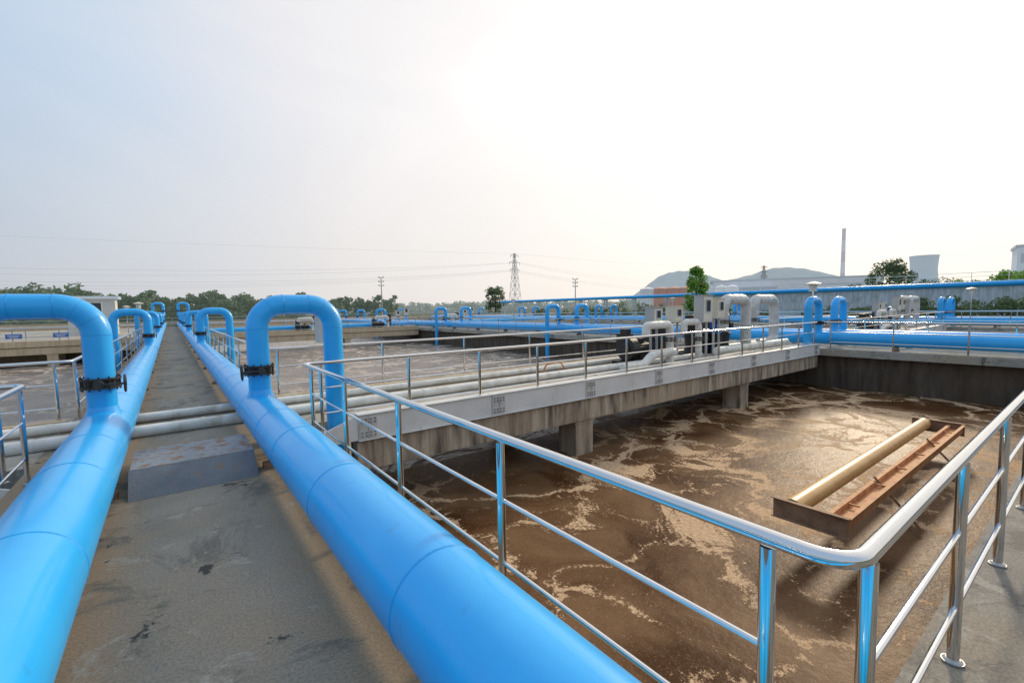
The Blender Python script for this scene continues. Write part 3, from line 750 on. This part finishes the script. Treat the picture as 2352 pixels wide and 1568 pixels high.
def pylon(x,y,h,w,rot,label,r=.12):
    q=B()
    def wd(t): return w*(1-t)**1.1*.5+w*.07
    lv=[ (h*t) for t in [0,.2,.36,.5,.62,.72,.81,.9,1]]
    for i in range(len(lv)-1):
        a=wd(lv[i]/h);c=wd(lv[i+1]/h)
        A=[(-a,-a),(a,-a),(a,a),(-a,a)];C=[(-c,-c),(c,-c),(c,c),(-c,c)]
        for k in range(4):
            q.cyl((*A[k],lv[i]),(*C[k],lv[i+1]),r,4)
            q.cyl((*A[k],lv[i]),(*C[(k+1)%4],lv[i+1]),r*.6,4); q.cyl((*A[(k+1)%4],lv[i]),(*C[k],lv[i+1]),r*.6,4)
            q.cyl((*C[k],lv[i+1]),(*C[(k+1)%4],lv[i+1]),r*.6,4)
    root=obj('electricity_pylon',q.mesh('electricity_pylon',m_lattice,False),loc=(x,y,-2),rot=(0,0,R(rot)),label=label,cat='pylon')
    for t,l in ((.97,.075),(.86,.10),(.75,.09)):
        z=h*t;l=l*h
        aq=B(); aq.cyl((-l,0,z),(l,0,z),r*.8,4); aq.cyl((-l,0,z),(0,0,z+h*.035),r*.6,4); aq.cyl((l,0,z),(0,0,z+h*.035),r*.6,4)
        for s in (-1,1): aq.cyl((s*l,0,z),(s*l,0,z-h*.04),r*.8,5)
        obj('crossarm',aq.mesh('crossarm',m_lattice,False),root)
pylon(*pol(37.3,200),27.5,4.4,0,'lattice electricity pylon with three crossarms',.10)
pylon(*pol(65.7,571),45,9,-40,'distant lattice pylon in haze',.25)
def pole(x,y,h):
    q=B(); q.tube([(0,0,0),(0,0,h)],.2,8,True,[.22,.13])
    root=obj('utility_pole',q.mesh('utility_pole',m_lattice),loc=(x,y,-2),rot=(0,0,R(-25)),label='utility pole with stacked insulator crossarms',cat='utility pole',group='utility poles beyond the plant')
    aq=B()
    for k,zz in enumerate((.99,.9,.81)):
        aq.box(-.9,.9,-.07,.07,h*zz-.07,h*zz+.07)
        for s in (-.85,-.5,.5,.85): aq.cyl((s,0,h*zz+.07),(s,0,h*zz+.4),.1,6)
    obj('crossarm',aq.mesh('crossarm',m_lattice,False),root)
pole(*pol(21,156),14.7); pole(*pol(44.8,151.5),13)
x1,y1=pol(37.3,200)
for k,(z0,z1,sag) in enumerate(((25,25.5,1.5),(21.5,20,5.5),(21.5,19,6.5),(18.5,17,6),(18.5,16,6.5),(18,15,6.5))):
    pts=[]
    for i in range(25):
        t=i/24; off=(k-2.5)*1.2
        pts.append((x1+(-150-x1)*t+off*.3, y1+(205-y1)*t+off, z0+(z1-z0)*t-sag*4*t*(1-t)))
    obj('power_line',B().tube(pts,.022 if k==0 else .03,4).mesh('power_line',m_wire,False),label='sagging overhead power line in haze',cat='power line',group='overhead power lines')
    pts=[]
    x2,y2=pol(65.7,571)
    for i in range(17):
        t=i/16; pts.append((x1+(x2-x1)*t,y1+(y2-y1)*t+off, z0+18*t-sag*2*4*t*(1-t)))
    obj('power_line',B().tube(pts,.03,4).mesh('power_line',m_wire,False),label='sagging overhead power line in haze',cat='power line',group='overhead power lines')

for x in (-8.2,-6.0,-12.5,-10.4):
    root=obj('sign',B().box(-.38,.38,-.01,.01,.4,.7).mesh('sign',m_signblue,False),loc=(x,43.04,0),label='small blue notice board on the handrail',cat='sign',group='blue notices on the far handrail')
    obj('lettering',B().box(-.28,.28,-.016,-.0105,.57,.61).box(-.2,.2,-.016,-.0105,.47,.51).mesh('lettering',m_mark,False),root)

# ------------------------------------------------------------------ world, sun, camera
AZ,EL=75,24.4
sd=Vector((math.sin(R(AZ))*math.cos(R(EL)),math.cos(R(AZ))*math.cos(R(EL)),math.sin(R(EL))))
W=bpy.data.worlds.new('World'); S.world=W; W.use_nodes=True
nt=W.node_tree; nt.nodes.clear()
out=nt.nodes.new('ShaderNodeOutputWorld'); bg=nt.nodes.new('ShaderNodeBackground'); nt.links.new(bg.outputs[0],out.inputs[0])
sky=nt.nodes.new('ShaderNodeTexSky'); sky.sky_type='NISHITA'; sky.sun_disc=False
sky.sun_elevation=R(EL); sky.sun_rotation=R(AZ); sky.dust_density=3; sky.air_density=1.0
tc=nt.nodes.new('ShaderNodeTexCoord')
dt=nt.nodes.new('ShaderNodeVectorMath'); dt.operation='DOT_PRODUCT'; dt.inputs[1].default_value=sd
nz=nt.nodes.new('ShaderNodeVectorMath'); nz.operation='NORMALIZE'; nt.links.new(tc.outputs['Generated'],nz.inputs[0])
nt.links.new(nz.outputs[0],dt.inputs[0])
mpn=nt.nodes.new('ShaderNodeMapping'); mpn.inputs['Scale'].default_value=(1,1,2.2); nt.links.new(nz.outputs[0],mpn.inputs[0])
nn=noise(nt,mpn.outputs[0],1.8,5,.5,.8)
ad=math_(nt,'MULTIPLY_ADD',nn,.34,math_(nt,'SUBTRACT',dt.outputs['Value'],.06))
cr=nt.nodes.new('ShaderNodeValToRGB'); el=cr.color_ramp.elements
nt.links.new(ad,cr.inputs[0])
el[0].position=0; el[0].color=(.46,.60,.80,1)
el[1].position=1; el[1].color=(1.15,1.11,1.06,1)
for p,c in ((.22,(.45,.60,.79)),(.42,(.61,.72,.86)),(.66,(.88,.87,.90)),(.90,(1.03,1.0,.98))):
    e=el.new(p); e.color=(*c,1)
sep=nt.nodes.new('ShaderNodeSeparateXYZ'); nt.links.new(nz.outputs[0],sep.inputs[0])
hz=ramp(nt,sep.outputs[2],0.0,.36,(1,1,1,1),(0,0,0,1))
hcol=ramp(nt,dt.outputs['Value'],.0,.9,(.61,.60,.61,1),(1.02,.94,.85,1))
hazed=mix(nt,math_(nt,'MULTIPLY',hz,.82),cr.outputs[0],hcol)
sc=nt.nodes.new('ShaderNodeVectorMath'); sc.operation='SCALE'; sc.inputs['Scale'].default_value=.1; nt.links.new(sky.outputs[0],sc.inputs[0])
fin=mix(nt,.95,sc.outputs[0],hazed)
nt.links.new(fin,bg.inputs[0]); bg.inputs[1].default_value=1.0

sl=bpy.data.lights.new('sun','SUN'); sl.energy=2.6; sl.angle=R(6); sl.color=(1,.82,.60)
so=bpy.data.objects.new('sun',sl); COL.objects.link(so); so.rotation_euler=sd.to_track_quat('Z','Y').to_euler()

cam=bpy.data.cameras.new('camera'); cam.lens=16; cam.sensor_width=36; cam.clip_end=12000; cam.clip_start=.05
co=bpy.data.objects.new('camera',cam); COL.objects.link(co)
mw=Matrix.Rotation(-math.atan(782/1045),4,'Z')@Matrix.Rotation(math.pi/2-math.atan(76/1045),4,'X')@Matrix.Rotation(-math.atan(.018),4,'Z')
mw.translation=Vector((0,0,1.8)); co.matrix_world=mw
S.camera=co
S.view_settings.view_transform='Standard'
